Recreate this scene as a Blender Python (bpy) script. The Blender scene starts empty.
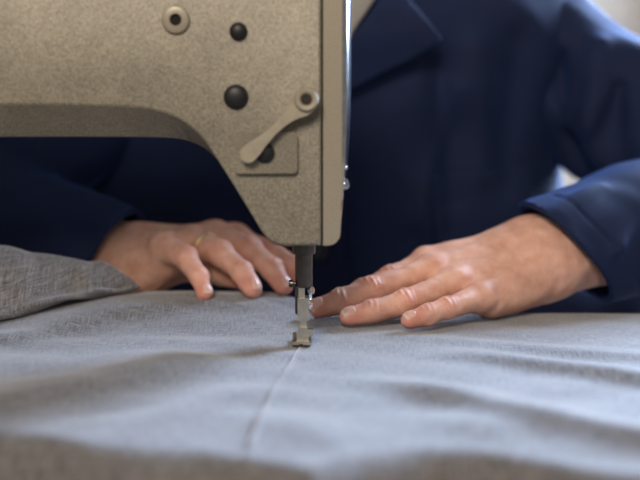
import bpy, bmesh, math, random
import numpy as np
from mathutils import Vector, Matrix
random.seed(3)
col = bpy.context.scene.collection
PITCH = math.radians(7.1); CAMY = -0.85; CAMZ = 0.184; FPX = 70/36*640
def at(px, py, Y):
    """point of the place that lies at depth Y in the direction of a pixel"""
    u = (px-320)/FPX; v = -(py-240)/FPX
    d = np.array([u, math.cos(PITCH)+v*math.sin(PITCH), -math.sin(PITCH)+v*math.cos(PITCH)])
    t = (Y-CAMY)/d[1]
    return np.array([0, CAMY, CAMZ]) + d*t
def pxm(Y): return (Y-CAMY)/FPX

# ------------------------------------------------------------------ materials
def mat(name, color, rough=.5, metal=0, **k):
    m = bpy.data.materials.new(name); m.use_nodes = True
    b = m.node_tree.nodes['Principled BSDF']
    b.inputs['Base Color'].default_value = (*color, 1)
    b.inputs['Roughness'].default_value = rough; b.inputs['Metallic'].default_value = metal
    for a, v in k.items(): b.inputs[a].default_value = v
    return m
def N(m, t, **k):
    n = m.node_tree.nodes.new(t)
    for a, v in k.items():
        if a.startswith('i_'): n.inputs[a[2:].replace('_', ' ')].default_value = v
        else: setattr(n, a, v)
    return n
def L(m, a, b): m.node_tree.links.new(a, b)
def P(m): return m.node_tree.nodes['Principled BSDF']
def ramp(m, c0, c1, p0=0, p1=1):
    r = N(m, 'ShaderNodeValToRGB'); e = r.color_ramp.elements
    e[0].position = p0; e[0].color = (*c0, 1); e[1].position = p1; e[1].color = (*c1, 1)
    return r
def mixc(m, a, b, f, mode='MIX'):
    n = N(m, 'ShaderNodeMix', data_type='RGBA', blend_type=mode)
    for s, i in ((f, 0), (a, 6), (b, 7)):
        if isinstance(s, (int, float)): n.inputs[i].default_value = s
        elif isinstance(s, tuple): n.inputs[i].default_value = (*s, 1)
        else: L(m, s, n.inputs[i])
    return n.outputs[2]
def noise(m, vec, scale, detail=2, rough=.5, stretch=None):
    n = N(m, 'ShaderNodeTexNoise', i_Scale=scale, i_Detail=detail, i_Roughness=rough)
    if stretch:
        mp = N(m, 'ShaderNodeMapping'); mp.inputs['Scale'].default_value = stretch
        L(m, vec, mp.inputs['Vector']); vec = mp.outputs[0]
    L(m, vec, n.inputs['Vector']); return n.outputs[0]
def bump(m, h, strength, dist):
    b = N(m, 'ShaderNodeBump', i_Strength=strength, i_Distance=dist)
    L(m, h, b.inputs['Height']); L(m, b.outputs[0], P(m).inputs['Normal']); return b

def speckle_paint():
    m = mat('hammered_paint', (.25, .22, .16), .42, .15)
    tc = N(m, 'ShaderNodeTexCoord').outputs['Object']
    n1 = noise(m, tc, 760, 3, .7); n2 = noise(m, tc, 30, 2)
    r = ramp(m, (.165, .147, .112), (.37, .335, .265), .33, .67); L(m, n1, r.inputs[0])
    r2 = ramp(m, (.86, .86, .86), (1.08, 1.07, 1.05), .3, .7); L(m, n2, r2.inputs[0])
    L(m, mixc(m, r.outputs[0], r2.outputs[0], 1.0, 'MULTIPLY'), P(m).inputs['Base Color'])
    bump(m, n1, .35, .0006)
    return m
def weave_cloth():
    m = mat('chambray_cloth', (.3, .3, .33), .85)
    b = P(m); b.inputs['Sheen Weight'].default_value = .65; b.inputs['Sheen Roughness'].default_value = .45
    b.inputs['Sheen Tint'].default_value = (.9, .93, 1, 1)
    uv = N(m, 'ShaderNodeUVMap').outputs[0]
    a = noise(m, uv, 1, 3, .6, (1000, 75, 1)); c = noise(m, uv, 1, 3, .6, (75, 1000, 1))
    f = noise(m, uv, 700, 2)
    s = N(m, 'ShaderNodeMath', operation='ADD'); L(m, a, s.inputs[0]); L(m, c, s.inputs[1])
    s2 = N(m, 'ShaderNodeMath', operation='MULTIPLY_ADD', i_Value=0); L(m, f, s2.inputs[0]); s2.inputs[1].default_value = .5; L(m, s.outputs[0], s2.inputs[2])
    r = ramp(m, (.055, .052, .055), (.285, .27, .27), .95, 1.58)
    # ramp needs 0..1: rescale
    mr = N(m, 'ShaderNodeMapRange'); L(m, s2.outputs[0], mr.inputs[0]); mr.inputs[1].default_value = 1.03; mr.inputs[2].default_value = 1.5
    r.color_ramp.elements[0].position = 0; r.color_ramp.elements[1].position = 1
    L(m, mr.outputs[0], r.inputs[0]); L(m, r.outputs[0], b.inputs['Base Color'])
    bump(m, mr.outputs[0], .35, .0004)
    return m
def twill(name, c0, c1, sheen, tint, scale=1):
    m = mat(name, c0, .8)
    b = P(m); b.inputs['Sheen Weight'].default_value = sheen; b.inputs['Sheen Tint'].default_value = (*tint, 1); b.inputs['Sheen Roughness'].default_value = .4
    tc = N(m, 'ShaderNodeTexCoord').outputs['Object']
    b.inputs['Specular IOR Level'].default_value = .25
    n = noise(m, tc, 18, 4, .6); n2 = noise(m, tc, 1, 2, .5, (900*scale, 900*scale, 260*scale))
    r = ramp(m, c0, c1, .3, .75); L(m, n, r.inputs[0]); L(m, r.outputs[0], b.inputs['Base Color'])
    bump(m, n2, .25, .0004)
    return m
def skin_mat():
    m = mat('skin', (.6, .35, .25), .52)
    b = P(m); b.inputs['Subsurface Weight'].default_value = .18; b.inputs['Subsurface Radius'].default_value = (1, .35, .2); b.inputs['Subsurface Scale'].default_value = .006
    b.inputs['Specular IOR Level'].default_value = .42
    tc = N(m, 'ShaderNodeTexCoord').outputs['Object']
    at_ = N(m, 'ShaderNodeAttribute', attribute_name='flush')
    n = noise(m, tc, 85, 4, .6); n2 = noise(m, tc, 480, 3, .6); n3 = noise(m, tc, 38, 2)
    r = ramp(m, (.68, .365, .265), (.83, .52, .405), .33, .68); L(m, n, r.inputs[0])
    c = mixc(m, r.outputs[0], (.68, .23, .18), at_.outputs['Fac'])
    r3 = ramp(m, (.93, .86, .84), (1.06, 1.03, 1), .35, .65); L(m, n3, r3.inputs[0])
    c = mixc(m, c, r3.outputs[0], 1.0, 'MULTIPLY')
    L(m, c, b.inputs['Base Color'])
    # fine crossing skin lines
    v = N(m, 'ShaderNodeTexVoronoi', feature='DISTANCE_TO_EDGE', i_Scale=520); L(m, tc, v.inputs['Vector'])
    s = N(m, 'ShaderNodeMath', operation='ADD'); L(m, v.outputs[0], s.inputs[0]); L(m, n2, s.inputs[1])
    bp = bump(m, s.outputs[0], .35, .0004)
    b2 = N(m, 'ShaderNodeBump', i_Strength=.45, i_Distance=.0016); L(m, n, b2.inputs['Height']); L(m, bp.outputs[0], b2.inputs['Normal'])
    L(m, b2.outputs[0], b.inputs['Normal'])
    return m
def wall_mat():
    m = mat('pale_boarded_wall', (.62, .55, .47), .8)
    tc = N(m, 'ShaderNodeTexCoord').outputs['Object']
    w = N(m, 'ShaderNodeTexWave', bands_direction='Z', i_Scale=1.9, i_Distortion=.0); L(m, tc, w.inputs['Vector'])
    r = ramp(m, (.46, .38, .295), (.57, .475, .375), .0, .12); L(m, w.outputs['Fac'], r.inputs[0])
    L(m, r.outputs[0], P(m).inputs['Base Color']); bump(m, w.outputs['Fac'], .3, .01)
    return m
def wood(name, c0, c1):
    m = mat(name, c0, .5); tc = N(m, 'ShaderNodeTexCoord').outputs['Object']
    n = noise(m, tc, 6, 5, .6, (1, 8, 8)); r = ramp(m, c0, c1, .35, .65); L(m, n, r.inputs[0]); L(m, r.outputs[0], P(m).inputs['Base Color'])
    bump(m, n, .1, .002); return m
def rough_metal(name, c, rough, metal=1.0, sc=200):
    m = mat(name, c, rough, metal); tc = N(m, 'ShaderNodeTexCoord').outputs['Object']
    n = noise(m, tc, sc, 3); r = ramp(m, tuple(x*.8 for x in c), c, .3, .7); L(m, n, r.inputs[0]); L(m, r.outputs[0], P(m).inputs['Base Color'])
    return m
M = dict(
 paint=speckle_paint(), cover=rough_metal('satin_beige_paint', (.43, .38, .295), .38, .2, 900), cloth=weave_cloth(), skin=skin_mat(),
 navy=twill('navy_work_cotton', (.0075, .0142, .047), (.011, .0205, .068), .2, (.08, .28, 1)),
 shirt=twill('grey_shirt_cotton', (.30, .28, .26), (.38, .36, .33), .1, (1, 1, 1)),
 denim=twill('dark_trouser_cotton', (.02, .022, .03), (.035, .037, .05), .1, (1, 1, 1)),
 wall=wall_mat(), steel=rough_metal('worn_dark_steel', (.13, .112, .095), .3), chrome=rough_metal('chrome', (.8, .82, .85), .14),
 nickel=rough_metal('warm_nickel', (.56, .49, .375), .32), black=mat('black_rubber', (.012, .012, .014), .45),
 hole=mat('dark_bore', (.004, .004, .005), .8), leverm=rough_metal('lever_paint', (.45, .40, .305), .5, .1),
 gold=rough_metal('gold', (.95, .72, .40), .3), nail=mat('fingernail', (.74, .44, .36), .28),
 tip=mat('nail_edge', (.80, .60, .50), .35), table=wood('beech_table', (.30, .2, .12), (.38, .27, .17)),
 floor=wood('wooden_floor', (.25, .18, .12), (.33, .25, .17)), thread=mat('pale_thread', (.62, .63, .68), .7),
 frame=mat('white_window_frame', (.75, .75, .73), .5), hair=rough_metal('grey_brown_hair', (.10, .075, .055), .6, 0, 300),
 eye=mat('eye_white', (.8, .78, .75), .2), btn=mat('navy_button', (.02, .024, .04), .35), lip=mat('lip', (.5, .2, .17), .45),
 redpaint=mat('red_brown_edge_line', (.16, .05, .035), .5))

# ------------------------------------------------------------------ mesh helpers
def mesh_obj(name, verts, faces, m=None, parent=None, smooth=True, angle=None, attrs=None, uv=None):
    me = bpy.data.meshes.new(name)
    me.from_pydata([tuple(map(float, v)) for v in verts], [], [tuple(map(int, f)) for f in faces])
    if attrs:
        for an, arr in attrs.items():
            a = me.attributes.new(an, 'FLOAT', 'POINT'); a.data.foreach_set('value', np.asarray(arr, np.float32))
    if uv is not None:
        ul = me.uv_layers.new(name='UVMap'); li = np.empty(len(me.loops), np.int32); me.loops.foreach_get('vertex_index', li)
        ul.data.foreach_set('uv', np.asarray(uv, np.float32)[li].ravel())
    me.update()
    o = bpy.data.objects.new(name, me); col.objects.link(o)
    if m: me.materials.append(m)
    if smooth:
        me.polygons.foreach_set('use_smooth', [True]*len(me.polygons))
        if angle: me.set_sharp_from_angle(angle=math.radians(angle))
    if parent: attach(o, parent)
    return o
def attach(o, parent):
    o.parent = parent
    w = wm(parent)
    o.matrix_parent_inverse = w.inverted()
def wm(o):
    m = Matrix.LocRotScale(o.location, o.rotation_euler, o.scale)
    return (wm(o.parent) @ o.matrix_parent_inverse @ m) if o.parent else m
def thing(name, label, cat, loc=(0, 0, 0), group=None):
    o = bpy.data.objects.new(name, None); o.location = loc; col.objects.link(o); tag(o, label, cat, group); return o
def tag(o, label, cat, group=None):
    o['label'] = label; o['category'] = cat
    if group: o['group'] = group
def bm_obj(name, bm, m, parent=None, bevel=0, angle=35, seg=2):
    if bevel:
        es = [e for e in bm.edges if len(e.link_faces) == 2 and e.calc_face_angle(0) > math.radians(30)]
        bmesh.ops.bevel(bm, geom=es, offset=bevel, segments=seg, profile=.6, affect='EDGES', clamp_overlap=True)
    bmesh.ops.recalc_face_normals(bm, faces=bm.faces)
    me = bpy.data.meshes.new(name); bm.to_mesh(me); bm.free()
    o = bpy.data.objects.new(name, me); col.objects.link(o); me.materials.append(m)
    me.polygons.foreach_set('use_smooth', [True]*len(me.polygons)); me.set_sharp_from_angle(angle=math.radians(angle))
    if parent: attach(o, parent)
    return o
def add_box(bm, lo, hi, mtx=None):
    vs = [bm.verts.new((x, y, z)) for x in (lo[0], hi[0]) for y in (lo[1], hi[1]) for z in (lo[2], hi[2])]
    for f in ((0, 1, 3, 2), (4, 6, 7, 5), (0, 4, 5, 1), (2, 3, 7, 6), (0, 2, 6, 4), (1, 5, 7, 3)): bm.faces.new([vs[i] for i in f])
    if mtx: bmesh.ops.transform(bm, matrix=mtx, verts=vs)
    return vs
def add_lathe(bm, prof, c, axis, seg=32):
    """prof: list of (radius, height) along axis"""
    axis = Vector(axis).normalized(); q = Vector((0, 0, 1)).rotation_difference(axis).to_matrix(); c = Vector(c); rings = []
    for r, h in prof:
        if r < 1e-7: rings.append([bm.verts.new(c+q@Vector((0, 0, h)))])
        else: rings.append([bm.verts.new(c+q@Vector((r*math.cos(2*math.pi*k/seg), r*math.sin(2*math.pi*k/seg), h))) for k in range(seg)])
    for a, b in zip(rings, rings[1:]):
        for k in range(seg):
            k2 = (k+1) % seg
            if len(a) == 1 and len(b) == 1: continue
            if len(a) == 1: bm.faces.new((a[0], b[k], b[k2]))
            elif len(b) == 1: bm.faces.new((a[k], b[0], a[k2]))
            else: bm.faces.new((a[k], b[k], b[k2], a[k2]))
def box(name, lo, hi, m, parent=None, bevel=0, **k):
    bm = bmesh.new(); add_box(bm, lo, hi); return bm_obj(name, bm, m, parent, bevel, **k)
def lathe(name, prof, c, axis, m, parent=None, seg=32, angle=35):
    bm = bmesh.new(); add_lathe(bm, prof, c, axis, seg); return bm_obj(name, bm, m, parent, 0, angle)
def prism(name, pts, y0, y1, m, parent=None, bevel=0, **k):
    """pts: (x,z) outline"""
    bm = bmesh.new(); a = [bm.verts.new((x, y0, z)) for x, z in pts]; b = [bm.verts.new((x, y1, z)) for x, z in pts]
    bm.faces.new(a); bm.faces.new(b[::-1]); n = len(a)
    for i in range(n): bm.faces.new((a[i], b[i], b[(i+1) % n], a[(i+1) % n]))
    return bm_obj(name, bm, m, parent, bevel, **k)
def catmull(pts, n):
    pts = [np.array(p, float) for p in pts]; P_ = [2*pts[0]-pts[1]]+pts+[2*pts[-1]-pts[-2]]; out = []
    for i in range(1, len(P_)-2):
        for k in range(n):
            t = k/n; a, b, c, d = P_[i-1:i+3]
            out.append(.5*((2*b)+(c-a)*t+(2*a-5*b+4*c-d)*t*t+(3*b-a-3*c+d)*t**3))
    out.append(pts[-1]); return out

# ------------------------------------------------------------------ distance fields
def unit(v): v = np.asarray(v, float); return v/np.linalg.norm(v)
def smin(a, b, k):
    h = np.maximum(k-np.abs(a-b), 0)/k
    return np.minimum(a, b)-h*h*k*.25
def cap(p, a, b, ra, rb):
    a = np.asarray(a, np.float32); b = np.asarray(b, np.float32); ab = b-a; q = p-a
    t = np.clip(q@ab/max(float(ab@ab), 1e-12), 0, 1)
    return np.linalg.norm(q-t[:, None]*ab, axis=1)-(ra+(rb-ra)*t)
def ecap(p, a, b, side, wa, wb, ta, tb):
    """tapered bar of elliptic section: half-width w along side, half-thickness t across"""
    a = np.asarray(a, np.float32); b = np.asarray(b, np.float32); ab = b-a; ax = unit(ab); s = unit(side-ax*np.dot(side, ax)); n = np.cross(ax, s)
    q = p-a; t = np.clip(q@ab.astype(np.float32)/float(ab@ab), 0, 1); r = q-t[:, None]*ab
    w = wa+(wb-wa)*t; th = ta+(tb-ta)*t
    rs = r@s.astype(np.float32); rn = r@n.astype(np.float32); ra = r@ax.astype(np.float32); mm = np.minimum(w, th)
    k = np.sqrt((rs/w)**2+(rn/th)**2+(ra/mm)**2)
    return (k-1)*mm*np.where(k > 1, 1, 1)
def ell(p, c, r, R=None):
    q = p-np.asarray(c, np.float32)
    if R is not None: q = q@np.asarray(R, np.float32)
    r = np.asarray(r, np.float32); k = np.linalg.norm(q/r, axis=1); k2 = np.linalg.norm(q/(r*r), axis=1)
    return k*(k-1)/np.maximum(k2, 1e-9)
def wav(p, f, ph=0.):
    x, y, z = p[:, 0]*f, p[:, 1]*f, p[:, 2]*f
    return (np.sin(x+1.7*np.sin(y*.7+ph)+ph)*np.sin(y*1.1+1.3*np.sin(z*.8)+2*ph)+np.sin(z*1.3+1.5*np.sin(x*.6+ph)-ph))*.5
def nets(f, lo, hi, h):
    lo = np.asarray(lo, float); B = 8
    nb = np.ceil((np.asarray(hi, float)-lo)/h/B).astype(int); n = nb*B+1
    g = np.full(n, 1e3, np.float32)
    bc = np.stack(np.meshgrid(*[np.arange(k) for k in nb], indexing='ij'), -1).reshape(-1, 3)
    cen = (lo+(bc*B+B/2)*h).astype(np.float32)
    d = f(cen); near = np.abs(d) < B*h*1.25+.004
    for s in (-1,):
        for i, j, k in bc[(d < 0) & ~near]: g[i*B:i*B+B+1, j*B:j*B+B+1, k*B:k*B+B+1] = -1e3
    off = np.stack(np.meshgrid(*[np.arange(B+1)]*3, indexing='ij'), -1).reshape(-1, 3)
    sel = bc[near]
    for s in range(0, len(sel), 800):
        ids = (sel[s:s+800, None, :]*B+off[None]).reshape(-1, 3)
        v = f((lo+ids*h).astype(np.float32)); g[ids[:, 0], ids[:, 1], ids[:, 2]] = v
    S = g < 0
    c = [S[i:n[0]-1+i, j:n[1]-1+j, k:n[2]-1+k] for i in (0, 1) for j in (0, 1) for k in (0, 1)]
    any_ = c[0].copy(); all_ = c[0].copy()
    for x in c[1:]: any_ |= x; all_ &= x
    cells = np.argwhere(any_ & ~all_); idx = np.full(n-1, -1, np.int64); idx[tuple(cells.T)] = np.arange(len(cells))
    acc = np.zeros((len(cells), 3)); cnt = np.zeros(len(cells))
    cor = [(i, j, k) for i in (0, 1) for j in (0, 1) for k in (0, 1)]
    for a in cor:
        for ax in range(3):
            if a[ax]: continue
            b = list(a); b[ax] = 1
            ga = g[tuple((cells+a).T)]; gb = g[tuple((cells+b).T)]; m = (ga < 0) != (gb < 0)
            t = np.where(m, ga/np.where(m, ga-gb, 1), 0); pt = np.array(a, float)[None]+t[:, None]*(np.array(b)-np.array(a))
            acc += pt*m[:, None]; cnt += m
    V = lo+(cells+acc/cnt[:, None])*h
    F = []
    for ax in range(3):
        u, v = (ax+1) % 3, (ax+2) % 3
        sl0 = [slice(1, -1)]*3; sl1 = [slice(1, -1)]*3; sl0[ax] = slice(0, -1); sl1[ax] = slice(1, None)
        A = S[tuple(sl0)]; Bq = S[tuple(sl1)]; e = np.argwhere(A != Bq)
        if not len(e): continue
        inside = A[tuple(e.T)]; base = e+1; base[:, ax] -= 1
        du = np.zeros(3, int); du[u] = 1; dv = np.zeros(3, int); dv[v] = 1
        q = np.stack([idx[tuple((base-du-dv).T)], idx[tuple((base-dv).T)], idx[tuple(base.T)], idx[tuple((base-du).T)]], 1)
        q[~inside] = q[~inside][:, ::-1]; F.append(q)
    F = np.concatenate(F); F = F[(F >= 0).all(1)]
    e = h*.3
    for _ in range(2):
        p = V.astype(np.float32); d = f(p); G = np.stack([f(p+np.eye(3, dtype=np.float32)[i]*e)-d for i in range(3)], 1)/e
        gl = np.maximum((G**2).sum(1), .2); stp = -np.clip(d/gl, -h*.6, h*.6)
        V = V+G*stp[:, None]
    return V, F

# ------------------------------------------------------------------ the hands
UP = np.array([0, 0, 1.])
class Hand:
    def __init__(s, fingers, palm, forearm, nrm, clothz):
        s.f = fingers; s.palm = palm; s.arm = forearm; s.n = unit(nrm)
        s.hot = []
        for fg in fingers:
            p = fg['p']; s.hot += [(p[1], .009, .35), (p[2], .006, .25), (p[3], .009, .75), (p[0], .010, .2)]
    def __call__(s, p):
        d = None
        for a, b, ra, rb in s.palm:
            c = cap(p, a, b, ra, rb); d = c if d is None else smin(d, c, .012)
        for a, b, side, wa, wb, ta, tb in s.arm:
            d = smin(d, ecap(p, a, b, side, wa, wb, ta, tb), .014)
        fs = None
        for fg in s.f:
            J = fg['p']; R = fg['r']
            c = None
            for i in range(3):
                q = cap(p, J[i], J[i+1], R[i], R[i+1])
                c = q if c is None else smin(c, q, .003)
            # slimmer shaft between the joints and creases over them
            for i, amp in ((1, 1), (2, .7)):
                ax = unit(J[i+1]-J[i-1]); n = unit(fg['n']-ax*np.dot(fg['n'], ax)); q = p-J[i].astype(np.float32)
                sx = q@ax.astype(np.float32); dn = q@n.astype(np.float32); rr = R[i]
                w = np.exp(-(sx/(rr*.62))**2)*np.clip(dn/rr, 0, 1.2)
                c = c-amp*.0007*np.exp(-(sx/(rr*.8))**2)*np.clip(dn/rr, 0, 1)+amp*.00065*w*np.cos(2*math.pi*sx/.0034+2.2*np.sin(q[:, 1]*330+i)+1.2*np.sin(q[:, 0]*260))*(.7+.5*np.sin(q[:, 0]*500+q[:, 1]*700))
                mid = (J[i]+J[i-1])/2
                c = c+.0007*np.exp(-(np.linalg.norm(p-mid.astype(np.float32), axis=1)/.011)**2)
            c = c+.00025*wav(p, 420, 1.)
            fs = c if fs is None else smin(fs, c, .0028)
            k = fg.get('k', .011)
            kn = cap(p, J[0]+s.n*.001, J[0]+s.n*.001, R[0]*.8, R[0]*.8); d = smin(d, kn, .008)
        d = smin(d, fs, .0075)
        # tendons, veins and loose skin over the back of the hand
        for fg in s.f[:4]:
            a, b = fg['ten']; q = cap(p, a, b, 0, 0); d = d-.0013*np.exp(-(q/.0042)**2)
        d = d+.0005*wav(p, 210, .6)+.0008*wav(p, 95, 2.1)
        return d
    def flush(s, V):
        o = np.zeros(len(V))
        for c, r, a in s.hot: o = np.maximum(o, a*np.exp(-(np.linalg.norm(V-c, axis=1)/(r*1.25))**2))
        for fg in s.f:
            J = fg['p']
            for i, amp in ((1, 1), (2, .7)):
                ax = unit(J[i+1]-J[i-1]); n = unit(fg['n']-ax*np.dot(fg['n'], ax)); q = V-J[i]; sx = q@ax; dn = q@n; rr = fg['r'][i]
                w = np.exp(-(sx/(rr*.62))**2)*np.clip(dn/rr, 0, 1)*(np.linalg.norm(q, axis=1) < rr*2)
                o = o+.32*amp*w*(.5+.5*np.cos(2*math.pi*sx/.0034+2.2*np.sin(q[:, 1]*330+i)+1.2*np.sin(q[:, 0]*260)))
        return np.clip(o, 0, 1)
def fing(pix, rad, n):
    p = [at(*q) for q in pix]; r = [a*pxm(q[2]) for a, q in zip(rad, pix)]
    return dict(p=p, r=r, n=unit(n))
# hand on the right of the picture (the person's left)
nL = unit((0, -.38, .92))
LF = [fing([(480, 297, .082), (447, 308.5, .056), (428, 315, .047), (410, 320, .041)], (13.2, 12, 10.8, 8.6), nL),
      fing([(455, 283, .100), (404, 302.5, .073), (372, 312, .063), (349, 316.5, .057)], (14, 13, 11.6, 9.2), nL),
      fing([(434, 271, .120), (370, 290, .092), (341, 301, .084), (318, 308, .080)], (14.5, 14, 12.5, 10.2), nL),
      fing([(427, 264, .142), (390, 277, .119), (362, 289, .109), (341, 299, .101)], (13, 11.5, 10.5, 9.5), nL),
      fing([(500, 256, .165), (474, 268, .178), (452, 278, .176), (430, 286, .168)], (18, 14, 13, 11), nL)]
LP = []
wL = at(542, 258, .150)
for (a, b, ra, rb) in [((520, 285, .122), (478, 299, .084), 21, 14), ((522, 268, .135), (455, 283, .102), 20, 14.5), ((522, 254, .150), (434, 269, .122), 21, 14.5),
                       ((520, 245, .165), (427, 260, .144), 19, 13.5), ((510, 291, .112), (490, 300, .095), 22, 16.5), ((505, 268, .14), (460, 280, .118), 23, 17),
                       ((520, 262, .168), (480, 272, .165), 22, 18)]:
    LP.append((at(*a), at(*b), ra*pxm(a[2]), rb*pxm(b[2])))
elL = np.array([.405, .30, .085])
sideL = unit((0.1, -.62, -.78))
LA = [(wL, wL*.62+elL*.38, sideL, .0335, .040, .028, .036), (at(522, 266, .140), wL, sideL, .033, .0335, .025, .028), (wL*.62+elL*.38, elL, sideL, .040, .042, .036, .042)]
for fg, w in zip(LF, ((528, 270, .125), (528, 256, .135), (528, 244, .150), (528, 236, .165), (520, 240, .17))):
    fg['ten'] = (fg['p'][0]+nL*fg['r'][0]*.9, at(*w)+nL*.006)
handL = Hand(LF, LP, LA, nL, 0)
# hand on the left of the picture (the person's right), wearing the ring
nR = unit((.15, -.30, .94)); nRf = unit((.55, -.35, .75))
RF = [fing([(166, 247, .160), (187, 259, .134), (198.5, 277, .117), (204, 292, .108)], (14, 11.5, 10.5, 9), nRf),
      fing([(193, 241, .173), (221, 254, .147), (242, 273, .129), (253, 288, .118)], (14, 12.6, 11.3, 9.8), nRf),
      fing([(215, 236, .190), (249, 250, .166), (271, 269, .147), (283, 286, .136)], (14, 12.6, 11.5, 10), nRf),
      fing([(236, 239, .206), (271, 252, .182), (291, 266, .167), (302, 279, .156)], (13, 11.5, 10.5, 9.5), nRf),
      fing([(172, 262, .205), (200, 268, .192), (222, 273, .174), (240, 279, .158)], (17, 13, 12, 10), nRf)]
RP = []
for (a, b, ra, rb) in [((146, 262, .180), (167, 249, .162), 23, 14.5), ((146, 256, .188), (193, 241, .175), 22, 14), ((148, 252, .196), (215, 236, .192), 22, 13.5),
                       ((148, 250, .206), (236, 239, .207), 21, 13), ((152, 268, .178), (164, 262, .170), 22, 19), ((160, 260, .195), (205, 252, .188), 24, 17), ((165, 262, .20), (200, 262, .195), 20, 15)]:
    RP.append((at(*a), at(*b), ra*pxm(a[2]), rb*pxm(b[2])))
wR = at(136, 261, .196); elR = np.array([-.345, .285, .075]); sideR = unit((-.1, -.75, -.65))
RA = [(wR, wR*.6+elR*.4, sideR, .028, .038, .024, .033), (at(150, 261, .19), wR, sideR, .026, .028, .021, .024), (wR*.6+elR*.4, elR, sideR, .040, .042, .035, .042)]
for fg, w in zip(RF, ((140, 242, .18), (142, 238, .19), (146, 232, .2), (150, 230, .21), (150, 240, .21))):
    fg['ten'] = (fg['p'][0]+nR*fg['r'][0]*.9, at(*w)+nR*.004)
handR = Hand(RF, RP, RA, nR, 0)

# ------------------------------------------------------------------ person: jacket fields
CX = .02
def torso(p):
    d = ecap(p, (CX, .47, -.16), (CX, .43, .17), np.array([1., 0, 0]), .185, .20, .135, .125)
    d = smin(d, ecap(p, (CX, .50, -.20), (CX, .46, .065), np.array([1., 0, 0]), .34, .20, .15, .13), .05)
    d = smin(d, ecap(p, (CX, .44, .10), (CX, .44, .22), np.array([1., 0, 0]), .205, .20, .125, .115), .06)
    d = smin(d, ecap(p, (CX-.15, .445, .245), (CX+.15, .445, .245), np.array([0, 1., 0]), .085, .085, .07, .07), .09)
    d = smin(d, cap(p, (CX, .42, .27), (CX, .40, .33), .085, .07), .05)
    d = smin(d, cap(p, (-.20, .47, -.15), (-.185, .44, .14), .10, .085), .04)
    d = smin(d, ecap(p, (CX, .52, -.22), (CX+.02, .47, -.03), np.array([1., 0, 0]), .42, .33, .12, .10), .03)
    return d
def gauss_line(p, a, b, w):
    a = np.asarray(a, np.float32); b = np.asarray(b, np.float32); q = cap(p, a, b, 0, 0); return np.exp(-(q/w)**2)
TF = [((438, 60), (452, 200), .014, -.010), ((478, 50), (492, 170), .016, .007), ((520, 40), (508, 190), .016, -.010), ((400, 110), (430, 230), .018, .006), ((455, 90), (420, 220), .010, .005)]
TF = [(at(*a, .31), at(*b, .30), w, h) for a, b, w, h in TF]
def jacket_torso(p):
    d = torso(p)
    for a, b, w, h in TF: d = d-h*gauss_line(p*np.array([1, .3, 1], np.float32), a*[1, .3, 1], b*[1, .3, 1], w)
    d = d+.004*wav(p, 22, 1.3)+.002*wav(p, 55, .4)
    d = np.maximum(d, p[:, 2]-.325+.0*p[:, 0])
    return np.maximum(d, -.20-p[:, 2])
shL = np.array([CX+.188, .435, .228]); shR = np.array([CX-.195, .435, .235])
def plane(a, b, c, toward):
    n = unit(np.cross(b-a, c-a)); n = n if np.dot(n, toward-a) > 0 else -n
    return a, n
cutL = plane(at(529, 214, .165), at(596, 256, .105), at(617, 300, .150), elL)
cutR = plane(at(130, 222, .205), at(98, 243, .165), at(84, 268, .165), elR)
def sleeve_fn(sh, el, w, side, cut, folds, rc=.044):
    c = (w*.55+el*.45)
    n = cut[1].astype(np.float32); o = cut[0].astype(np.float32)
    cen = w+(el-w)*(np.dot(cut[0]-w, cut[1])/np.dot(el-w, cut[1]))      # arm axis at the cuff
    def f(p):
        d = ecap(p, cen-(el-cen)*.35, el, side, rc, .068, rc-.002, .062)
        mid = el*.45+sh*.55-np.array([0, 0, .010])
        d = smin(d, cap(p, el, mid, .064, .065), .03)
        d = smin(d, cap(p, mid, sh, .065, .074), .03)
        for a, b, wd, h in folds: d = d-h*gauss_line(p, a, b, wd)
        amp = np.clip((np.linalg.norm(p-cen.astype(np.float32), axis=1)-.02)/.08, 0, 1)
        d = d+amp*(.004*wav(p, 38, .3)+.0015*wav(p, 90, 1.9))
        pl = (p-o)@n
        hem = np.exp(-((pl-.022)/.0016)**2)*.0007
        d = d+hem
        inner = d+.0056              # <0 inside the cavity
        cav = np.maximum(inner, pl-.07)
        return np.maximum(np.maximum(d, -pl), -cav)
    return f
fL = [(at(600, 178, .16), at(560, 215, .13), .010, .006), (at(640, 190, .13), at(600, 235, .11), .009, -.009), (at(660, 200, .14), at(625, 250, .12), .010, .008),
      (at(560, 60, .36), at(590, 190, .34), .014, -.014), (at(600, 45, .35), at(650, 60, .33), .012, .008), (at(600, 40, .33), at(580, 170, .3), .012, .008), (at(620, 90, .32), at(604, 170, .3), .011, -.010), (at(640, 100, .31), at(650, 170, .28), .012, .006)]
fR = [(at(20, 150, .22), at(110, 200, .2), .012, .004), (at(-10, 190, .17), at(80, 225, .16), .010, -.004), (at(30, 160, .2), at(90, 250, .16), .012, -.004)]
sleeveL = sleeve_fn(shL, elL, wL, sideL, cutL, fL); sleeveR = sleeve_fn(shR, elR, wR, sideR, cutR, fR, .037)

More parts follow.
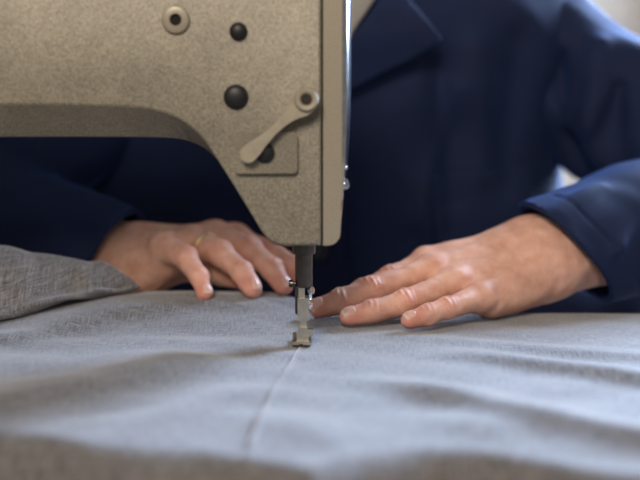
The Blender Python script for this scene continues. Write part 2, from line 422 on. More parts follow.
person = thing('person', 'person in navy work jacket seated behind the machine, both hands flattening the grey cloth', 'person', (CX, .47, -.75))
VL, FL = nets(handL, (-.03, .0, -.02), (.36, .32, .14), .0010)
VR, FR = nets(handR, (-.36, .07, -.02), (.02, .33, .13), .0012)
HC = np.array([CX+.005, .33, .50])
def coarse_body(p):
    d = torso(p)+.03
    d = smin(d, cap(p, (CX, .42, .28), (CX, .385, .40), .062, .056), .03)
    for s, sh, el in ((1, shL, elL), (-1, shR, elR)):
        d = smin(d, cap(p, sh, el, .05, .04), .02)
        hip = (CX+s*.09, .48, -.22); kn = (CX+s*.14, .06, -.26); an = (CX+s*.14, .10, -.66)
        d = smin(d, cap(p, hip, kn, .085, .06), .04); d = smin(d, cap(p, kn, an, .055, .04), .02)
        d = smin(d, ecap(p, (CX+s*.14, .11, -.71), (CX+s*.15, -.04, -.725), np.array([1., 0, 0]), .035, .042, .03, .02), .03)
    h = ell(p, HC+[0, .02, .03], (.074, .095, .095))
    h = smin(h, ell(p, HC+[0, -.015, -.045], (.055, .065, .065)), .03)
    h = smin(h, cap(p, HC+[0, -.082, .022], HC+[0, -.104, -.018], .007, .013), .012)
    h = smin(h, ell(p, HC+[0, -.078, -.047], (.024, .012, .008)), .008)
    for s in (-1, 1):
        h = smin(h, ell(p, HC+[s*.078, .015, 0], (.009, .018, .03)), .006)
        h = -smin(-h, ell(p, HC+[s*.031, -.085, .022], (.017, .014, .011)), .008)
        h = smin(h, ell(p, HC+[s*.031, -.066, .022], (.0155, .0155, .0135)), .004)
        h = smin(h, cap(p, HC+[s*.015, -.082, .042], HC+[s*.05, -.068, .043], .005, .004), .008)
    return smin(d, h, .02)
VB, FB = nets(coarse_body, (-.45, -.10, -.78), (.50, .65, .66), .009)
V = np.concatenate([VL, VR, VB]); F = np.concatenate([FL, FR+len(VL), FB+len(VL)+len(VR)])
fl = np.concatenate([handL.flush(VL), handR.flush(VR), np.full(len(VB), .1)])
mesh_obj('body', V, F, M['skin'], person, attrs={'flush': fl})
body = bpy.data.objects['body']
# finger nails
def nail(hand, fg, w=.0056, l=.0105, back=.0):
    J = fg['p']; ax = unit(J[3]-J[2]); n = unit(fg['n']-ax*np.dot(fg['n'], ax)); s = np.cross(ax, n); r = fg['r'][3]
    C = J[3]+ax*(r*.12+back); pts = []; nu, nv = 12, 12
    for j in range(nv+1):
        for i in range(nu+1):
            u = (i/nu*2-1); v = (j/nv*2-1)
            uu = u*math.sqrt(max(0, 1-.28*abs(v)**3)); vv = v*(1-.22*u*u)
            pts.append((uu*w, vv*l/2))
    o = np.array([C+s*a+ax*b+n*.012 for a, b in pts]); d = np.zeros(len(o))
    for _ in range(40): d = np.minimum(d+hand((o-n*d[:, None]).astype(np.float32))*.8, .012+r*.75)
    S = o-n*d[:, None]
    edge = np.array([max(abs(i/nu*2-1), abs(j/nv*2-1) if j < nv*.5 else 0) for j in range(nv+1) for i in range(nu+1)])
    # flatter than the flesh lengthwise, free edge standing slightly proud
    top = S+n*(.00045-.0006*(edge > .99))[:, None]
    for j in range(nv+1):
        if j > nv-2: top[j*(nu+1):(j+1)*(nu+1)] += n*.0003
    bot = S-n*.0008
    V_ = np.concatenate([top, bot]); m = (nu+1)*(nv+1); fs = []
    for j in range(nv):
        for i in range(nu):
            a = j*(nu+1)+i; fs += [(a, a+1, a+nu+2, a+nu+1), (m+a, m+a+nu+1, m+a+nu+2, m+a+1)]
    rim = [i for i in range(nu)]+[nu+(nu+1)*j for j in range(nv)]+[nv*(nu+1)+i for i in range(nu, 0, -1)]+[(nu+1)*j for j in range(nv, 0, -1)]
    for a, b in zip(rim, rim[1:]+rim[:1]): fs.append((a, m+a, m+b, b))
    ob = mesh_obj('fingernail', V_, fs, M['nail'], person, angle=60)
    ob.data.materials.append(M['tip'])
    for k, pg in enumerate(ob.data.polygons):
        c = pg.center
        if np.dot(np.array(c)-C, ax) > l*.36: pg.material_index = 1
    return ob
for i, fg in enumerate(LF): nail(handL, fg, *((.0047, .0088), (.0055, .0108), (.0058, .0112), (.0055, .0105), (.0065, .012))[i])
for i, fg in enumerate(RF): nail(handR, fg, *((.0045, .0085), (.0052, .0098), (.0055, .010), (.0052, .0095), (.006, .011))[i])
# ring on the ring finger
J = RF[1]['p']; ax = unit(J[1]-J[0]); rc = J[0]+(J[1]-J[0])*.46
q = Vector((0, 0, 1)).rotation_difference(Vector(ax)).to_matrix(); rv = []; nseg = 48
s1 = np.array(q@Vector((1, 0, 0))); s2 = np.array(q@Vector((0, 1, 0)))
ctr = rc.copy()
for k in range(nseg):
    a = 2*math.pi*k/nseg; dr = s1*math.cos(a)+s2*math.sin(a)
    t = .0
    for _ in range(40):
        dd = float(handR((ctr+dr*t)[None].astype(np.float32))[0])
        if dd >= 0 or t > .0125: break
        t += max(-dd, .0002)
    t = min(max(t, .0088), .0115)
    for a2, b2 in ((-.0022, .0000), (-.0018, .0011), (0, .0014), (.0018, .0011), (.0022, .0), (0, -.0008)): rv.append(ctr+dr*(t+b2)+ax*a2)
rf = []
for k in range(nseg):
    for j in range(6):
        a = k*6+j; b = k*6+(j+1) % 6; c = ((k+1) % nseg)*6+(j+1) % 6; d = ((k+1) % nseg)*6+j; rf.append((a, b, c, d))
o = mesh_obj('wedding_ring', rv, rf, M['gold'], person); o['label'] = 'plain gold ring'
# head details
def uvs(name, c, r, m, parent):
    bm = bmesh.new(); bmesh.ops.create_uvsphere(bm, u_segments=24, v_segments=16, radius=1)
    bmesh.ops.transform(bm, matrix=Matrix.LocRotScale(Vector(c), None, Vector(r)), verts=bm.verts); return bm_obj(name, bm, m, parent, angle=180)
for s in (-1, 1):
    e = uvs('eye', HC+[s*.031, -.071, .022], (.012, .012, .008), M['eye'], person); uvs('iris', HC+[s*.031, -.0805, .019], (.0045, .003, .0045), M['hair'], e)
def hair_f(p):
    d = ell(p, HC+[0, .03, .045], (.084, .104, .098))+.003*wav(p, 120, 1)
    d = np.maximum(d, -(ell(p, HC+[0, .03, .03], (.073, .094, .094)))); return np.maximum(d, (p[:, 1]*-1.0+HC[1]-.035)+(HC[2]+.055-p[:, 2])*1.0)
hv, hf = nets(hair_f, HC-.2, HC+.2, .005); mesh_obj('hair', hv, hf, M['hair'], person)
# jacket
jv, jf = nets(jacket_torso, (-.44, .24, -.22), (.48, .72, .35), .005)
jacket = mesh_obj('jacket', jv, jf, M['navy'], person)
for nm, fn, lo, hi in (('L', sleeveL, (.10, .02, -.02), (.50, .54, .34)), ('R', sleeveR, (-.44, .08, -.03), (-.08, .54, .34))):
    v, f = nets(fn, lo, hi, .0024); mesh_obj('sleeve', v, f, M['navy'], jacket)
def drape(name, pix, Y, off, thick, m, parent, lift=None, cuts=9, base=jacket_torso):
    """sheet of cloth cut to an outline and laid on the chest"""
    bm = bmesh.new(); vs = [bm.verts.new(tuple(at(x, y, Y))) for x, y in pix]; f0 = bm.faces.new(vs)
    bmesh.ops.triangulate(bm, faces=[f0])
    for _ in range(5):
        es = [e for e in bm.edges if e.calc_length() > .009]
        if not es: break
        bmesh.ops.subdivide_edges(bm, edges=es, cuts=1); bmesh.ops.triangulate(bm, faces=bm.faces[:])
    co = np.array([v.co[:] for v in bm.verts]); o = co.copy(); o[:, 1] = .15; t = np.zeros(len(o))
    for _ in range(70): t += base((o+np.outer(t, [0, 1, 0])).astype(np.float32))*.7
    t = np.minimum(t, .35)
    for v, tt, c in zip(bm.verts, t, co):
        dz = off+(lift(c) if lift else 0); v.co.y = .15+tt-dz
    bmesh.ops.recalc_face_normals(bm, faces=bm.faces)
    ob = bm_obj(name, bm, m, parent, angle=180)
    md = ob.modifiers.new('thickness', 'SOLIDIFY'); md.thickness = thick; md.offset = 0
    md = ob.modifiers.new('soft', 'SUBSURF'); md.levels = md.render_levels = 1
    return ob
lift = lambda c: .006+.018*math.exp(-((c[2]-.235)/.03)**2)
drape('collar', [(404, -75), (404, -10), (444, 40), (418, 56), (385, 72), (350, 91), (322, 104), (330, 66), (346, 42), (366, 18), (384, -8), (388, -75)], .27, .010, .004, M['navy'], jacket, lift, base=torso)
drape('collar', [(272, -75), (260, -14), (216, 40), (242, 56), (275, 72), (300, 84), (326, 104), (318, 60), (300, 30), (287, 2), (292, -75)], .27, .008, .004, M['navy'], jacket, lift, base=torso)
drape('shirt', [(384, -105), (376, -2), (354, 30), (338, 62), (326, 78), (312, 60), (296, 30), (282, 0), (276, -105)], .27, .006, .003, M['shirt'], person, base=torso)
drape('pocket', [(437, 177), (548, 171), (552, 290), (442, 300)], .27, .003, .003, M['navy'], jacket)
drape('button_placket', [(318, 100), (348, 96), (346, 300), (304, 300)], .27, .0025, .0025, M['navy'], jacket)
for bx_, by_ in ((318, 255), (322, 150)):
    c = at(bx_, by_, .27); o_ = np.array([[c[0], .15, c[2]]]); t = 0
    for _ in range(60): t += float(jacket_torso((o_+[[0, t, 0]]).astype(np.float32))[0])*.7
    c = np.array([c[0], .15+t-.006, c[2]])
    b = lathe('button', [(0, -.001), (.0085, -.001), (.0095, .0008), (.0088, .0026), (.0070, .0028), (.0062, .0016), (0, .0014)], c, (0, -1, 0), M['btn'], jacket)
# trousers and stool (below the table top)
def trousers_f(p):
    d = None
    for s in (1, -1):
        hip = (CX+s*.09, .48, -.22); kn = (CX+s*.14, .06, -.26); an = (CX+s*.14, .10, -.64)
        q = smin(cap(p, hip, kn, .10, .073), cap(p, kn, an, .068, .055), .03); d = q if d is None else smin(d, q, .02)
    return np.maximum(d+.003*wav(p, 40), -.67-p[:, 2])
v, f = nets(trousers_f, (-.3, -.12, -.72), (.34, .62, -.08), .009); mesh_obj('trousers', v, f, M['denim'], person)
for s in (-1, 1):
    sf = lambda p, s=s: np.maximum(ecap(p, (CX+s*.14, .115, -.71), (CX+s*.152, -.05, -.722), np.array([1., 0, 0]), .043, .05, .038, .026), -.748-p[:, 2])
    v, f = nets(sf, (CX+s*.14-.1, -.16, -.77), (CX+s*.14+.1, .22, -.62), .005); mesh_obj('shoe', v, f, M['black'], person)
stool = thing('stool', 'round wooden stool under the seated person', 'stool', (CX, .50, -.75))
lathe('seat', [(0, 0), (.17, 0), (.18, .01), (.18, .03), (.17, .04), (0, .04)], (CX, .50, -.365), (0, 0, 1), M['table'], stool)
for k in range(4):
    a = math.pi/4+k*math.pi/2; d = Vector((math.cos(a)*.06, math.sin(a)*.06, -.385)); c = Vector((CX+math.cos(a)*.11, .50+math.sin(a)*.11, -.365))
    lathe('leg', [(0, 0), (.017, 0), (.013, d.length), (0, d.length)], c, d, M['table'], stool)

# ------------------------------------------------------------------ cloth
edge_px = [(-200, 400), (0, 424), (90, 440), (200, 446), (250, 455), (312, 466), (360, 452), (420, 445), (480, 447), (540, 456), (600, 468), (700, 480)]
ex = [at(x, y, -.25) for x, y in edge_px]
def ground(px, py, z=.004):
    u = (px-320)/FPX; v = -(py-240)/FPX
    d = np.array([u, math.cos(PITCH)+v*math.sin(PITCH), -math.sin(PITCH)+v*math.cos(PITCH)]); t = (z-CAMZ)/d[2]
    return (np.array([0, CAMY, CAMZ])+d*t)[:2]
eg = np.array([ground(x, y) for x, y in edge_px])
def yfront(x): return np.interp(x, eg[:, 0], eg[:, 1])
def seg2(x, y, a, b, wl, wr=None):
    """asymmetric ridge profile about a line a-b; wr is the width on the side nearer the camera"""
    ax, ay = a; bx, by = b; dx, dy = bx-ax, by-ay; l2 = dx*dx+dy*dy; t = np.clip(((x-ax)*dx+(y-ay)*dy)/l2, 0, 1)
    qx, qy = x-ax-t*dx, y-ay-t*dy; d = np.hypot(qx, qy); wr = wr or wl; s = (wl+wr)/2+(wl-wr)/2*qy/(d+.002)
    return np.exp(-(d/s)**2)
ridges = [  # pixel polyline, height, far width, near width
 ([(250, 352), (190, 363), (110, 386), (-20, 408)], .0065, .035, .020),
 ([(300, 376), (250, 390), (170, 414), (90, 430)], .0022, .016, .02),
 ([(300, 318), (200, 318), (100, 324), (0, 343)], .0040, .030, .010),
 ([(308, 328), (370, 336), (470, 345), (640, 358)], .0022, .018, .012),
 ([(390, 352), (470, 358), (560, 370), (700, 392)], .0045, .020, .012),
 ([(320, 372), (400, 388), (500, 412), (660, 446)], .0055, .022, .014),
 ([(285, 400), (300, 430), (318, 456)], .004, .018, .018),
 ([(380, 425), (450, 425), (540, 440)], .003, .02, .016)]
rid = [([ground(*q) for q in pl], h*1.35, a, b, 0 < pl[0][0] < 640, 0 < pl[-1][0] < 640) for pl, h, a, b in ridges]
seam_pl = [ground(*q) for q in [(301, 340), (300, 349), (289, 369), (277, 388), (267, 408), (257, 430), (250, 448), (244, 470)]]
def cloth_z(x, y):
    z = np.full_like(x, .0042)
    z += .013*np.clip((.022-x)/.06, 0, 1)*np.clip((y-.03)/.09, 0, 1)**1.3           # bunched up under the left hand
    for pl, h, a, b, t0, t1 in rid:
        m = np.zeros_like(x)
        for p, q in zip(pl, pl[1:]): m = np.maximum(m, seg2(x, y, p, q, a, b))
        if t0: m = m*(1-np.exp(-((x-pl[0][0])**2+(y-pl[0][1])**2)/0.055**2))
        if t1: m = m*(1-np.exp(-((x-pl[-1][0])**2+(y-pl[-1][1])**2)/.025**2))
        z += h*m
    m = np.zeros_like(x)
    for p, q in zip(seam_pl, seam_pl[1:]): m = np.maximum(m, seg2(x, y, p, q, .0024))
    z += .0008*m*(y < .002)
    z += .0010*np.sin(x*24+3*np.sin(y*20))*np.sin(y*50+2*np.sin(x*17))+.00025*np.sin(x*60+y*110)
    # pressed flat beneath the presser foot
    w = np.exp(-(np.hypot((x+.0135)*.8, np.where(y < 0, y*.55, y))/.017)**4); z = z*(1-w)+.0042*w
    return z
YB = .128
nx = 460; xs = np.linspace(-.37, .38, nx)
us = np.concatenate([np.linspace(-.16, 0, 40)[:-1], np.linspace(0, 1, 330), 1+np.linspace(0, .10, 24)[1:]])
Vc = []; UV = []
X = np.tile(xs, (len(us), 1))
Yf = yfront(X); U = us[:, None]+0*X
Yb = YB+.004*np.sin(X*25)+.020*np.clip((.03-X)/.08, 0, 1)
Lm = Yb-Yf
R = .026
yy = Yf+np.clip(U, 0, 1)*Lm
Z = cloth_z(X, yy)
for s in range(6):
    pts = np.stack([X.ravel(), yy.ravel(), Z.ravel()], 1).astype(np.float32)
    pts2 = pts.copy(); d = np.minimum(handL(pts2), handR(pts2)).reshape(Z.shape); Z = np.where((U > 0) & (d < .0004), Z+(d-.0004), Z)
Z = np.maximum(Z, .0030)
# front drop: roll over radius then hang; hanging part has folds
sf = np.clip(-U, 0, None)*1.0        # metres past the front edge
ang = np.clip(sf/R, 0, math.radians(78))
Yd = -R*np.sin(ang)-(np.clip(sf-R*math.radians(78), 0, None))*math.cos(math.radians(78))
Zd = -R*(1-np.cos(ang))-(np.clip(sf-R*math.radians(78), 0, None))*math.sin(math.radians(78))
yy = yy+Yd-.006*np.sin(X*60)*np.clip(sf/.05, 0, 1); Z = Z+Zd
sb = np.clip(U-1, 0, None); Rb = .010; ang = np.clip(sb/Rb, 0, math.pi/2)
yy = yy+Rb*np.sin(ang); Z = Z-Rb*(1-np.cos(ang))-np.clip(sb-Rb*math.pi/2, 0, None)
nr = len(us); verts = np.stack([X, yy, Z], -1).reshape(-1, 3)
vlen = np.where(U < 0, Yf+U*1.0, np.where(U > 1, Yb+(U-1), Yf+U*Lm))
uvc = np.stack([X, vlen], -1).reshape(-1, 2)
ii = np.arange(nr-1)[:, None]*nx+np.arange(nx-1)[None]; fc = np.stack([ii, ii+1, ii+nx+1, ii+nx], -1).reshape(-1, 4)
cloth = mesh_obj('grey_cloth', verts, fc, M['cloth'], None, uv=uvc)
tag(cloth, 'large sheet of grey-blue woven cloth spread under the presser foot and both hands', 'cloth')
md = cloth.modifiers.new('thickness', 'SOLIDIFY'); md.thickness = .0012; md.offset = -1
# stitched seam: thin doubled lip with stitches
sp = catmull([tuple(p) for p in seam_pl[1:-1]], 16); sv = []; sfc = []
sx = np.array([p[0] for p in sp]); sy = np.array([p[1] for p in sp]); sz = cloth_z(sx, sy)
for i in range(len(sp)):
    j = min(i+1, len(sp)-1); k = max(i-1, 0); tdir = np.array([sx[j]-sx[k], sy[j]-sy[k]]); tdir /= np.linalg.norm(tdir); nn = np.array([-tdir[1], tdir[0]])
    for a, b in ((-.0018, -.0004), (-.0012, .0005), (0, .0008), (.0012, .0005), (.0018, -.0004)): sv.append((sx[i]+nn[0]*a, sy[i]+nn[1]*a, sz[i]+b))
for i in range(len(sp)-1):
    for j in range(4): a = i*5+j; sfc.append((a, a+1, a+6, a+5))
sm = mesh_obj('seam', sv, sfc, M['cloth'], cloth, uv=[(v[0], v[1]) for v in sv]); sm['label'] = 'raised stitched seam line'
sbm = bmesh.new(); acc = 0
for i in range(0, len(sp)-2):
    L_ = math.hypot(sx[i+1]-sx[i], sy[i+1]-sy[i]); acc += L_
    if acc > .0032:
        acc = 0; d = Vector((sx[i+1]-sx[i], sy[i+1]-sy[i], sz[i+1]-sz[i])).normalized()
        add_lathe(sbm, [(0, 0), (.0004, .0002), (.0004, .0022), (0, .0024)], (sx[i], sy[i], sz[i]+.0010), d, 6)
st = bm_obj('stitching', sbm, M['thread'], sm)
# folded-over heap at left
def fold_mesh():
    T = np.linspace(0, 1, 150); K = 90; V_ = []; uv = []
    bot = [(-110, 343, .045), (-40, 330, .058), (0, 321, .066), (31, 312.5, .078), (75, 302, .095), (100, 296.5, .108), (125, 291.5, .124), (139, 289, .134)]
    top = [(-110, 245, .125), (-40, 248, .125), (0, 251.5, .125), (31, 255.5, .125), (62, 261, .127), (80, 265.5, .128), (104, 277, .132), (139, 288.5, .138)]
    B_ = catmull([tuple(at(*q)) for q in bot], 24); T_ = catmull([tuple(at(*q)) for q in top], 24)
    B_ = [B_[int(round(i))] for i in np.linspace(0, len(B_)-1, len(T))]; T_ = [T_[int(round(i))] for i in np.linspace(0, len(T_)-1, len(T))]
    for i, (b, t) in enumerate(zip(B_, T_)):
        h = t[2]-b[2]; w = t[1]-b[1]; s = i/len(T)
        # front lip rolls under, front rises to the crest, then falls behind
        prof = [(w*.50+h*.1, .0015-h*.00), (w*.18, .001), (-.004*min(1, h/.03), h*.02+.0015), (-.007*min(1, h/.03), h*.10+.002), (w*.02, h*.26), (w*.22, h*.50), (w*.52, h*.78), (w*.82, h*.95), (w, h), (w+h*.16, h*.97), (w+h*.30, h*.80), (w+h*.36, h*.45), (w+h*.34, 0.0)]
        c = catmull(prof, 8)
        for j, (y, z) in enumerate(c):
            u = j/(len(c)-1); nz = .0014*math.sin(s*19+u*5)*math.sin(u*9+s*7)*min(1, h/.02)
            # crease near the tip
            cr = -.0075*math.exp(-((b[0]+.196-.006*u)/.011)**2)*math.sin(math.pi*min(1, u*1.4))*min(1, h/.02)
            V_.append((b[0], b[1]+y-nz-cr, max(b[2]+z+nz*1.5, .0045))); uv.append((b[0]*.98+.3*u*.02, u*(h*2+w)*1.0+b[0]*.25))
        K = len(c)
    F_ = [(i*K+j, i*K+j+1, (i+1)*K+j+1, (i+1)*K+j) for i in range(len(B_)-1) for j in range(K-1)]
    return V_, F_, uv
v, f, uv = fold_mesh(); fo = mesh_obj('folded_cloth', v, f, M['cloth'], None, uv=uv)
tag(fo, 'rumpled brown-grey cloth fold tapering to a point at left, in front of the ring hand', 'cloth')
md = fo.modifiers.new('thickness', 'SOLIDIFY'); md.thickness = .0012; md.offset = -1

# ------------------------------------------------------------------ sewing machine
YF = -.035
mach = thing('sewing_machine', 'beige speckled metal industrial sewing machine with lever, black plugs and presser foot', 'sewing machine', (-.45, 0, 0))
outer = [(-330, 137), (0, 137), (60, 137), (120, 137), (160, 137.5), (180, 139), (197, 144), (211, 153), (223, 167), (236, 187), (250, 211), (262, 231), (270, 241), (280, 245), (292, 245.6), (321.5, 245.6)]
inner = [(-330, 104), (0, 104), (50, 104), (100, 105), (135, 107), (160, 111), (180, 119), (199, 134), (215, 156), (231.5, 182), (247.5, 208), (260.5, 229), (269, 239.3), (280, 243.4), (292, 244), (320.3, 244)]
oc = catmull(outer, 6); ic = catmull(inner, 6)
ZT = .30
A = []; Bq = []
for a, b in zip(ic, oc):
    gap = math.hypot(a[0]-b[0], a[1]-b[1])*pxm(YF); yo = YF+.0008+min(gap, .022)*.85
    p = at(a[0], a[1], YF); A.append((p[0], YF, p[2])); p = at(b[0], b[1], yo); Bq.append((p[0], yo, p[2]))
xr = A[-1][0]; xro = Bq[-1][0]
A = [(A[0][0], YF, ZT-.004)]+A+[(xr, YF, ZT-.004)]; Bq = [(Bq[0][0], YF+.004, ZT)]+Bq+[(xro, YF+.0012, ZT)]
Cq = [(x, .045, z) for x, y, z in Bq]
bm = bmesh.new(); ra = [bm.verts.new(p) for p in A]; rb = [bm.verts.new(p) for p in Bq]; rc_ = [bm.verts.new(p) for p in Cq]; n = len(A)
bm.faces.new(ra); bm.faces.new(rc_[::-1])
for r1, r2 in ((ra, rb), (rb, rc_)):
    for i in range(n): bm.faces.new((r1[i], r2[i], r2[(i+1) % n], r1[(i+1) % n]))
arm = bm_obj('arm_housing', bm, M['paint'], mach, angle=40)
md = arm.modifiers.new('soft_edges', 'BEVEL'); md.width = .0012; md.segments = 3; md.angle_limit = math.radians(35)
# thin red-brown line along the lower outer edge
bm = bmesh.new(); pts = [Vector(p) for p in Bq[60:86]]; rings = []
for p in pts: rings.append([bm.verts.new(p+Vector((0, .0012*math.cos(a)+.0008, .0006*math.sin(a)-.0001))) for a in (0, 1.57, 3.14, 4.71)])
for a, b in zip(rings, rings[1:]):
    for k in range(4): bm.faces.new((a[k], a[(k+1) % 4], b[(k+1) % 4], b[k]))
bm_obj('edge_line', bm, M['redpaint'], mach, angle=180)
x0 = Bq[1][0]
box('pillar', (x0-.10, -.045, .0015), (x0+.002, .055, ZT), M['paint'], mach, .006)
box('bed', (x0-.10, -.085, .0), (.02, .088, .0012), M['paint'], mach)
lathe('handwheel', [(0, -.02), (.05, -.02), (.055, -.012), (.055, .012), (.05, .02), (0, .02)], (x0-.13, .005, .22), (1, 0, 0), M['black'], mach)
# end cover: rounded strip right of the joint, then the chromed face plate bulging outward
def XZ(px, py, Y): p = at(px, py, Y); return (p[0], p[2])
e0 = XZ(323.1, 245.6, YF)[0]; e1 = XZ(342, 100, YF)[0]; zb = XZ(330, 245.6, YF)[1]
prof = [(e0, ZT-.002)]+[(e0, zb)]+[(e1-.0085+.0085*math.sin(a)-.0008, zb+.0085-.0085*math.cos(a)) for a in np.linspace(0, math.pi/2, 8)]+[(e1, zb+.05), (e1, ZT-.002)]
prism('end_cover', prof, YF+.0005, .045, M['cover'], mach, .0016, seg=3)
box('joint_gap', (xro-.0002, YF+.004, zb+.002), (e0+.0002, .043, ZT-.004), M['hole'], mach)
bm = bmesh.new(); rows = []
for k in range(25):
    z = zb+.012+(ZT-.004-zb-.012)*k/24; px_b = (.0008+.0066*math.sin(math.pi/2*min(1, k/24*2.3)))
    rows.append([bm.verts.new((e1-.001+b*px_b, y, z)) for b, y in ((0, YF+.006), (.62, YF+.008), (.85, YF+.013), (1, YF+.025), (1, .022), (.8, .036), (0, .04))])
for a, b in zip(rows, rows[1:]):
    for k in range(6): bm.faces.new((a[k], a[k+1], b[k+1], b[k]))
bm.faces.new(rows[0]); bm.faces.new(rows[-1][::-1])
fp = bm_obj('face_plate', bm, M['chrome'], mach, angle=30)
for px_, py_, r in ((346, 101, .0030), (345.5, 184, .0038), (345.5, 62, .002), (345, 167, .002)):
    x, z = XZ(px_-3.5, py_, -.02); lathe('screw', [(0, 0), (r, 0), (r, .003), (r*.8, .0042), (0, .0044)], (x, -.021, z), (1, -.35, 0), M['chrome'], fp, 20)
# round fittings on the flat side
x, z = XZ(176, 20, YF)
u = pxm(YF)
bush = lathe('oil_bushing', [(14*u, 0), (14*u, .0012), (12.6*u, .003), (10*u, .0034), (6.2*u, .0034), (5.6*u, .0026), (5.4*u, -.004)], (x, YF, z), (0, -1, 0), M['cover'], mach, 40, 25)
lathe('bore', [(0, .0012), (5.5*u, .0012), (5.5*u, -.003), (0, -.003)], (x, YF, z), (0, -1, 0), M['hole'], bush)
def plug(px_, py_, r, base=0):
    x, z = XZ(px_, py_, YF); return lathe('rubber_plug', [(r*u, 0), (r*u, .0010), (r*u*.93, .0022), (r*u*.7, .0034), (r*u*.35, .0040), (0, .0042)], (x, YF-base, z), (0, -1, 0), M['black'], mach, 36, 60)
plug(238.5, 31.5, 9); plug(236, 97, 12.3)
# raised plate with plug
def rrect(x0_, y0_, x1_, y1_, r, Y=YF):
    o = []
    for cx, cy, a0 in ((x1_-r, y0_+r, 0), (x0_+r, y0_+r, 90), (x0_+r, y1_-r, 180), (x1_-r, y1_-r, 270)):
        for k in range(6): a = math.radians(a0+k*18); o.append(XZ(cx+r*math.cos(a), cy-r*math.sin(a), Y))
    return o
prism('lever_plate', rrect(235, 131.5, 297.5, 173, 5), YF-.0044, YF+.0005, M['paint'], mach, .002, seg=3)
plug(265, 152.5, 10, .0044)
# hand lifter lever: ring hub on a stub, slender waist, rounded paddle
Yl = YF-.0098
hub = np.array([306, 100.]); pad = np.array([248.5, 154.])
dl = (pad-hub)/np.linalg.norm(pad-hub); nl = np.array([-dl[1], dl[0]]); Ld = np.linalg.norm(pad-hub)
wid = [(0.0, 13.2), (.06, 13), (.14, 11.4), (.22, 8.4), (.33, 5.7), (.48, 4.3), (.62, 4.6), (.78, 6.2), (.90, 8.0), (1.0, 8.6)]
wc = catmull(wid, 5)
left = [hub+dl*Ld*t+nl*w for t, w in wc]; right = [hub+dl*Ld*t-nl*w for t, w in wc][::-1]
ec = [pad+8.6*(nl*math.cos(a)+dl*math.sin(a)) for a in np.linspace(0, math.pi, 12)[1:-1]]
hc = [hub+13.2*(-nl*math.cos(a)-dl*math.sin(a)) for a in np.linspace(0, math.pi, 14)[1:-1]]
prism('presser_lifter_lever', [XZ(*p, Yl) for p in left+ec+right+hc], Yl-.0022, Yl+.002, M['leverm'], mach, .0012, seg=3)
lev = bpy.data.objects['presser_lifter_lever']
x, z = XZ(306.5, 99.5, Yl)
lathe('hub_ring', [(5.4*u, .001), (5.6*u, .0040), (7.4*u, .0052), (10.2*u, .0052), (11.8*u, .0038), (12.4*u, .0015)], (x, Yl, z), (0, -1, 0), M['leverm'], lev, 40, 50)
lathe('hub_bore', [(0, .0026), (5.8*u, .0026), (5.8*u, .001)], (x, Yl, z), (0, -1, 0), M['steel'], lev)
lathe('pivot_stub', [(8.5*u, -.0105), (8.5*u, 0), (0, 0)], (x, Yl, z), (0, -1, 0), M['leverm'], lev)
# needle and presser bars
def cyl(name, px_, y0, y1, rpx, Y, m, parent, ch=.0006):
    a = at(px_, y0, Y); b = at(px_, y1, Y); r = rpx*pxm(Y); h = a[2]-b[2]
    return lathe(name, [(0, 0), (r-ch, 0), (r, ch), (r, h-ch), (r-ch, h), (0, h)], (a[0], Y, b[2]), (0, 0, 1), m, parent, 32)
def bx(name, x0_, y0, x1_, y1, Y0, Y1, m, parent, bev=.0006):
    a = at(x0_, y1, Y0); b = at(x1_, y0, Y0); return box(name, (a[0], Y0, a[2]), (b[0], Y1, b[2]), m, parent, bev)
cyl('bar_bushing', 304, 238, 253.5, 11.6, 0, M['steel'], mach)
pb = cyl('presser_bar', 304, 250, 287, 8.6, 0, M['steel'], mach)
nb = cyl('needle_bar', 300, 250, 314, 5.2, .013, M['steel'], mach)
cl = bx('needle_clamp', 295, 286, 304, 296, .006, .018, M['steel'], nb)
x, z = XZ(291, 283.5, .0); 
scw = lathe('clamp_screw', [(0, 0), (.0024, 0), (.0027, .0008), (.0027, .0028), (.0014, .0032), (.0014, .006), (0, .006)], (x-.0015, .0, z), (1, 0, 0), M['steel'], pb, 20)
cyl('needle', 301, 312, 344, .85, .0125, M['chrome'], nb, .0001)
foot = bx('presser_foot', 297.5, 298.5, 309, 320.5, -.0065, .0065, M['nickel'], mach, .0008)
bx('shank', 298.6, 284, 304.5, 300, -.0045, .004, M['nickel'], foot)
bx('shank', 300, 319, 306.5, 334, -.0035, .003, M['nickel'], foot)
bm = bmesh.new()
pa = [XZ(299.5, 327, -.004), XZ(307, 327, -.004), XZ(309, 334, -.004), XZ(308.5, 341.5, -.004), XZ(297, 341.5, -.004), XZ(296.5, 334, -.004)]
bm.free(); prism('ankle', pa, -.006, .004, M['nickel'], foot, .0006)
bx('hinge', 307, 329.5, 313, 336.5, -.004, .002, M['nickel'], foot, .0005)
zf = .0052
for xa, xb in ((292, 299.4), (302.8, 311)):
    a = at(xa, 340, -.008)[0]; b = at(xb, 340, -.008)[0]; pr = [(-.009, .0012), (-.0075, 0), (.014, 0), (.0185, .0035), (.0185, .0047), (.0145, .0022), (-.009, .0022)]
    bm = bmesh.new(); va = [bm.verts.new((a, y, zf+z_)) for y, z_ in pr]; vb = [bm.verts.new((b, y, zf+z_)) for y, z_ in pr]; bm.faces.new(va); bm.faces.new(vb[::-1])
    for i in range(7): bm.faces.new((va[i], vb[i], vb[(i+1) % 7], va[(i+1) % 7]))
    bm_obj('toe', bm, M['nickel'], foot, .0003)
a = at(292.5, 340, -.008)[0]; b = at(310.5, 340, -.008)[0]
box('foot_bridge', (a, -.0088, zf+.0018), (b, -.0035, zf+.0036), M['nickel'], foot, .0004)
x, z = XZ(309, 290, .0)
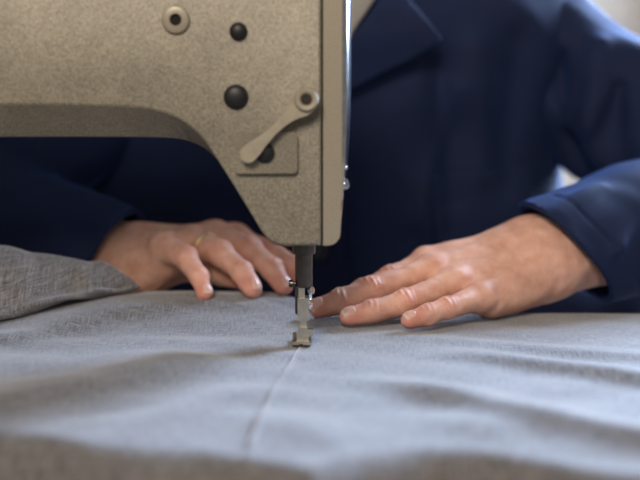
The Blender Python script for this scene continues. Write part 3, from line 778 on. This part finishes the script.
lathe('foot_screw', [(0, 0), (.0022, 0), (.0026, .0006), (.0026, .0030), (0, .0034)], (x, -.0025, z), (1, -.6, .2), M['chrome'], foot, 24)
x, z = XZ(308, 305, .0)
lathe('foot_screw', [(0, 0), (.0026, 0), (.0029, .0006), (.0029, .0026), (0, .003)], (x, -.003, z), (1, -.6, .1), M['chrome'], foot, 24)
gb = bx('thread_guide', 309, 281, 312, 300, .001, .004, M['chrome'], foot, .0008)

# ------------------------------------------------------------------ table and room
tb = thing('sewing_table', 'beech sewing table hidden beneath the cloth', 'table', (0, -.03, -.75))
box('tabletop', (-.62, -.165, -.035), (.50, .128, -.0002), M['table'], tb, .004)
for x in (-.58, .46):
    for y in (-.14, .10): box('leg', (x-.025, y-.025, -.75), (x+.025, y+.025, -.035), M['table'], tb, .003)
def struct(o): o['kind'] = 'structure'; return o
struct(box('floor', (-3, -2.6, -.85), (3, 3.3, -.75), M['floor']))
struct(box('wall_back', (-3, 3.2, -.75), (3, 3.3, 2.1), M['wall']))
# right-hand wall with its window
WY0, WY1, WZ0, WZ1, WX = .85, 2.15, .12, 1.57, 1.2
bm = bmesh.new()
for lo, hi in (((WX, -.6, -.75), (WX+.1, WY0, 2.1)), ((WX, WY1, -.75), (WX+.1, 3.2, 2.1)), ((WX, WY0, -.75), (WX+.1, WY1, WZ0)), ((WX, WY0, WZ1), (WX+.1, WY1, 2.1))): add_box(bm, lo, hi)
struct(bm_obj('wall_right', bm, mat('plain_wall', (.6, .57, .52), .85)))
bm = bmesh.new(); t = .04
for lo, hi in (((WX+.02, WY0, WZ0), (WX+.07, WY0+t, WZ1)), ((WX+.02, WY1-t, WZ0), (WX+.07, WY1, WZ1)), ((WX+.02, WY0, WZ0), (WX+.07, WY1, WZ0+t)), ((WX+.02, WY0, WZ1-t), (WX+.07, WY1, WZ1)), ((WX+.025, 1.48, WZ0), (WX+.065, 1.52, WZ1))): add_box(bm, lo, hi)
struct(bm_obj('window_1', bm, M['frame']))

def area(name, loc, target, sx_, sy_, power, color):
    l = bpy.data.lights.new(name, 'AREA'); l.shape = 'RECTANGLE'; l.size = sx_; l.size_y = sy_; l.energy = power; l.color = color
    o = bpy.data.objects.new(name, l); col.objects.link(o); o.location = loc
    o.rotation_euler = (Vector(target)-Vector(loc)).to_track_quat('-Z', 'Y').to_euler(); return o
area('window_daylight', (WX+.12, 1.5, .845), (0, 1.5, .845), 1.25, 1.4, 385, (.55, .72, 1))
area('warm_front_fill', (-.40, -1.9, 1.35), (0, .1, .1), .7, .7, 34, (1, .87, .73))  # unseen warm fill, added in front to light the machine's near face
w = bpy.data.worlds.new('room_light'); bpy.context.scene.world = w; w.use_nodes = True
w.node_tree.nodes['Background'].inputs[0].default_value = (1, .93, .85, 1); w.node_tree.nodes['Background'].inputs[1].default_value = .17

cam = bpy.data.cameras.new('camera'); co = bpy.data.objects.new('camera', cam); col.objects.link(co)
co.location = (0, CAMY, CAMZ); co.rotation_euler = (math.pi/2-PITCH, 0, 0)
cam.lens = 70; cam.sensor_width = 36; cam.dof.use_dof = True; cam.dof.focus_distance = .888; cam.dof.aperture_fstop = 3.3; cam.clip_start = .05
sc = bpy.context.scene; sc.camera = co
sc.view_settings.view_transform = 'Standard'; sc.view_settings.look = 'None'; sc.view_settings.gamma = 1; sc.view_settings.exposure = 0.0
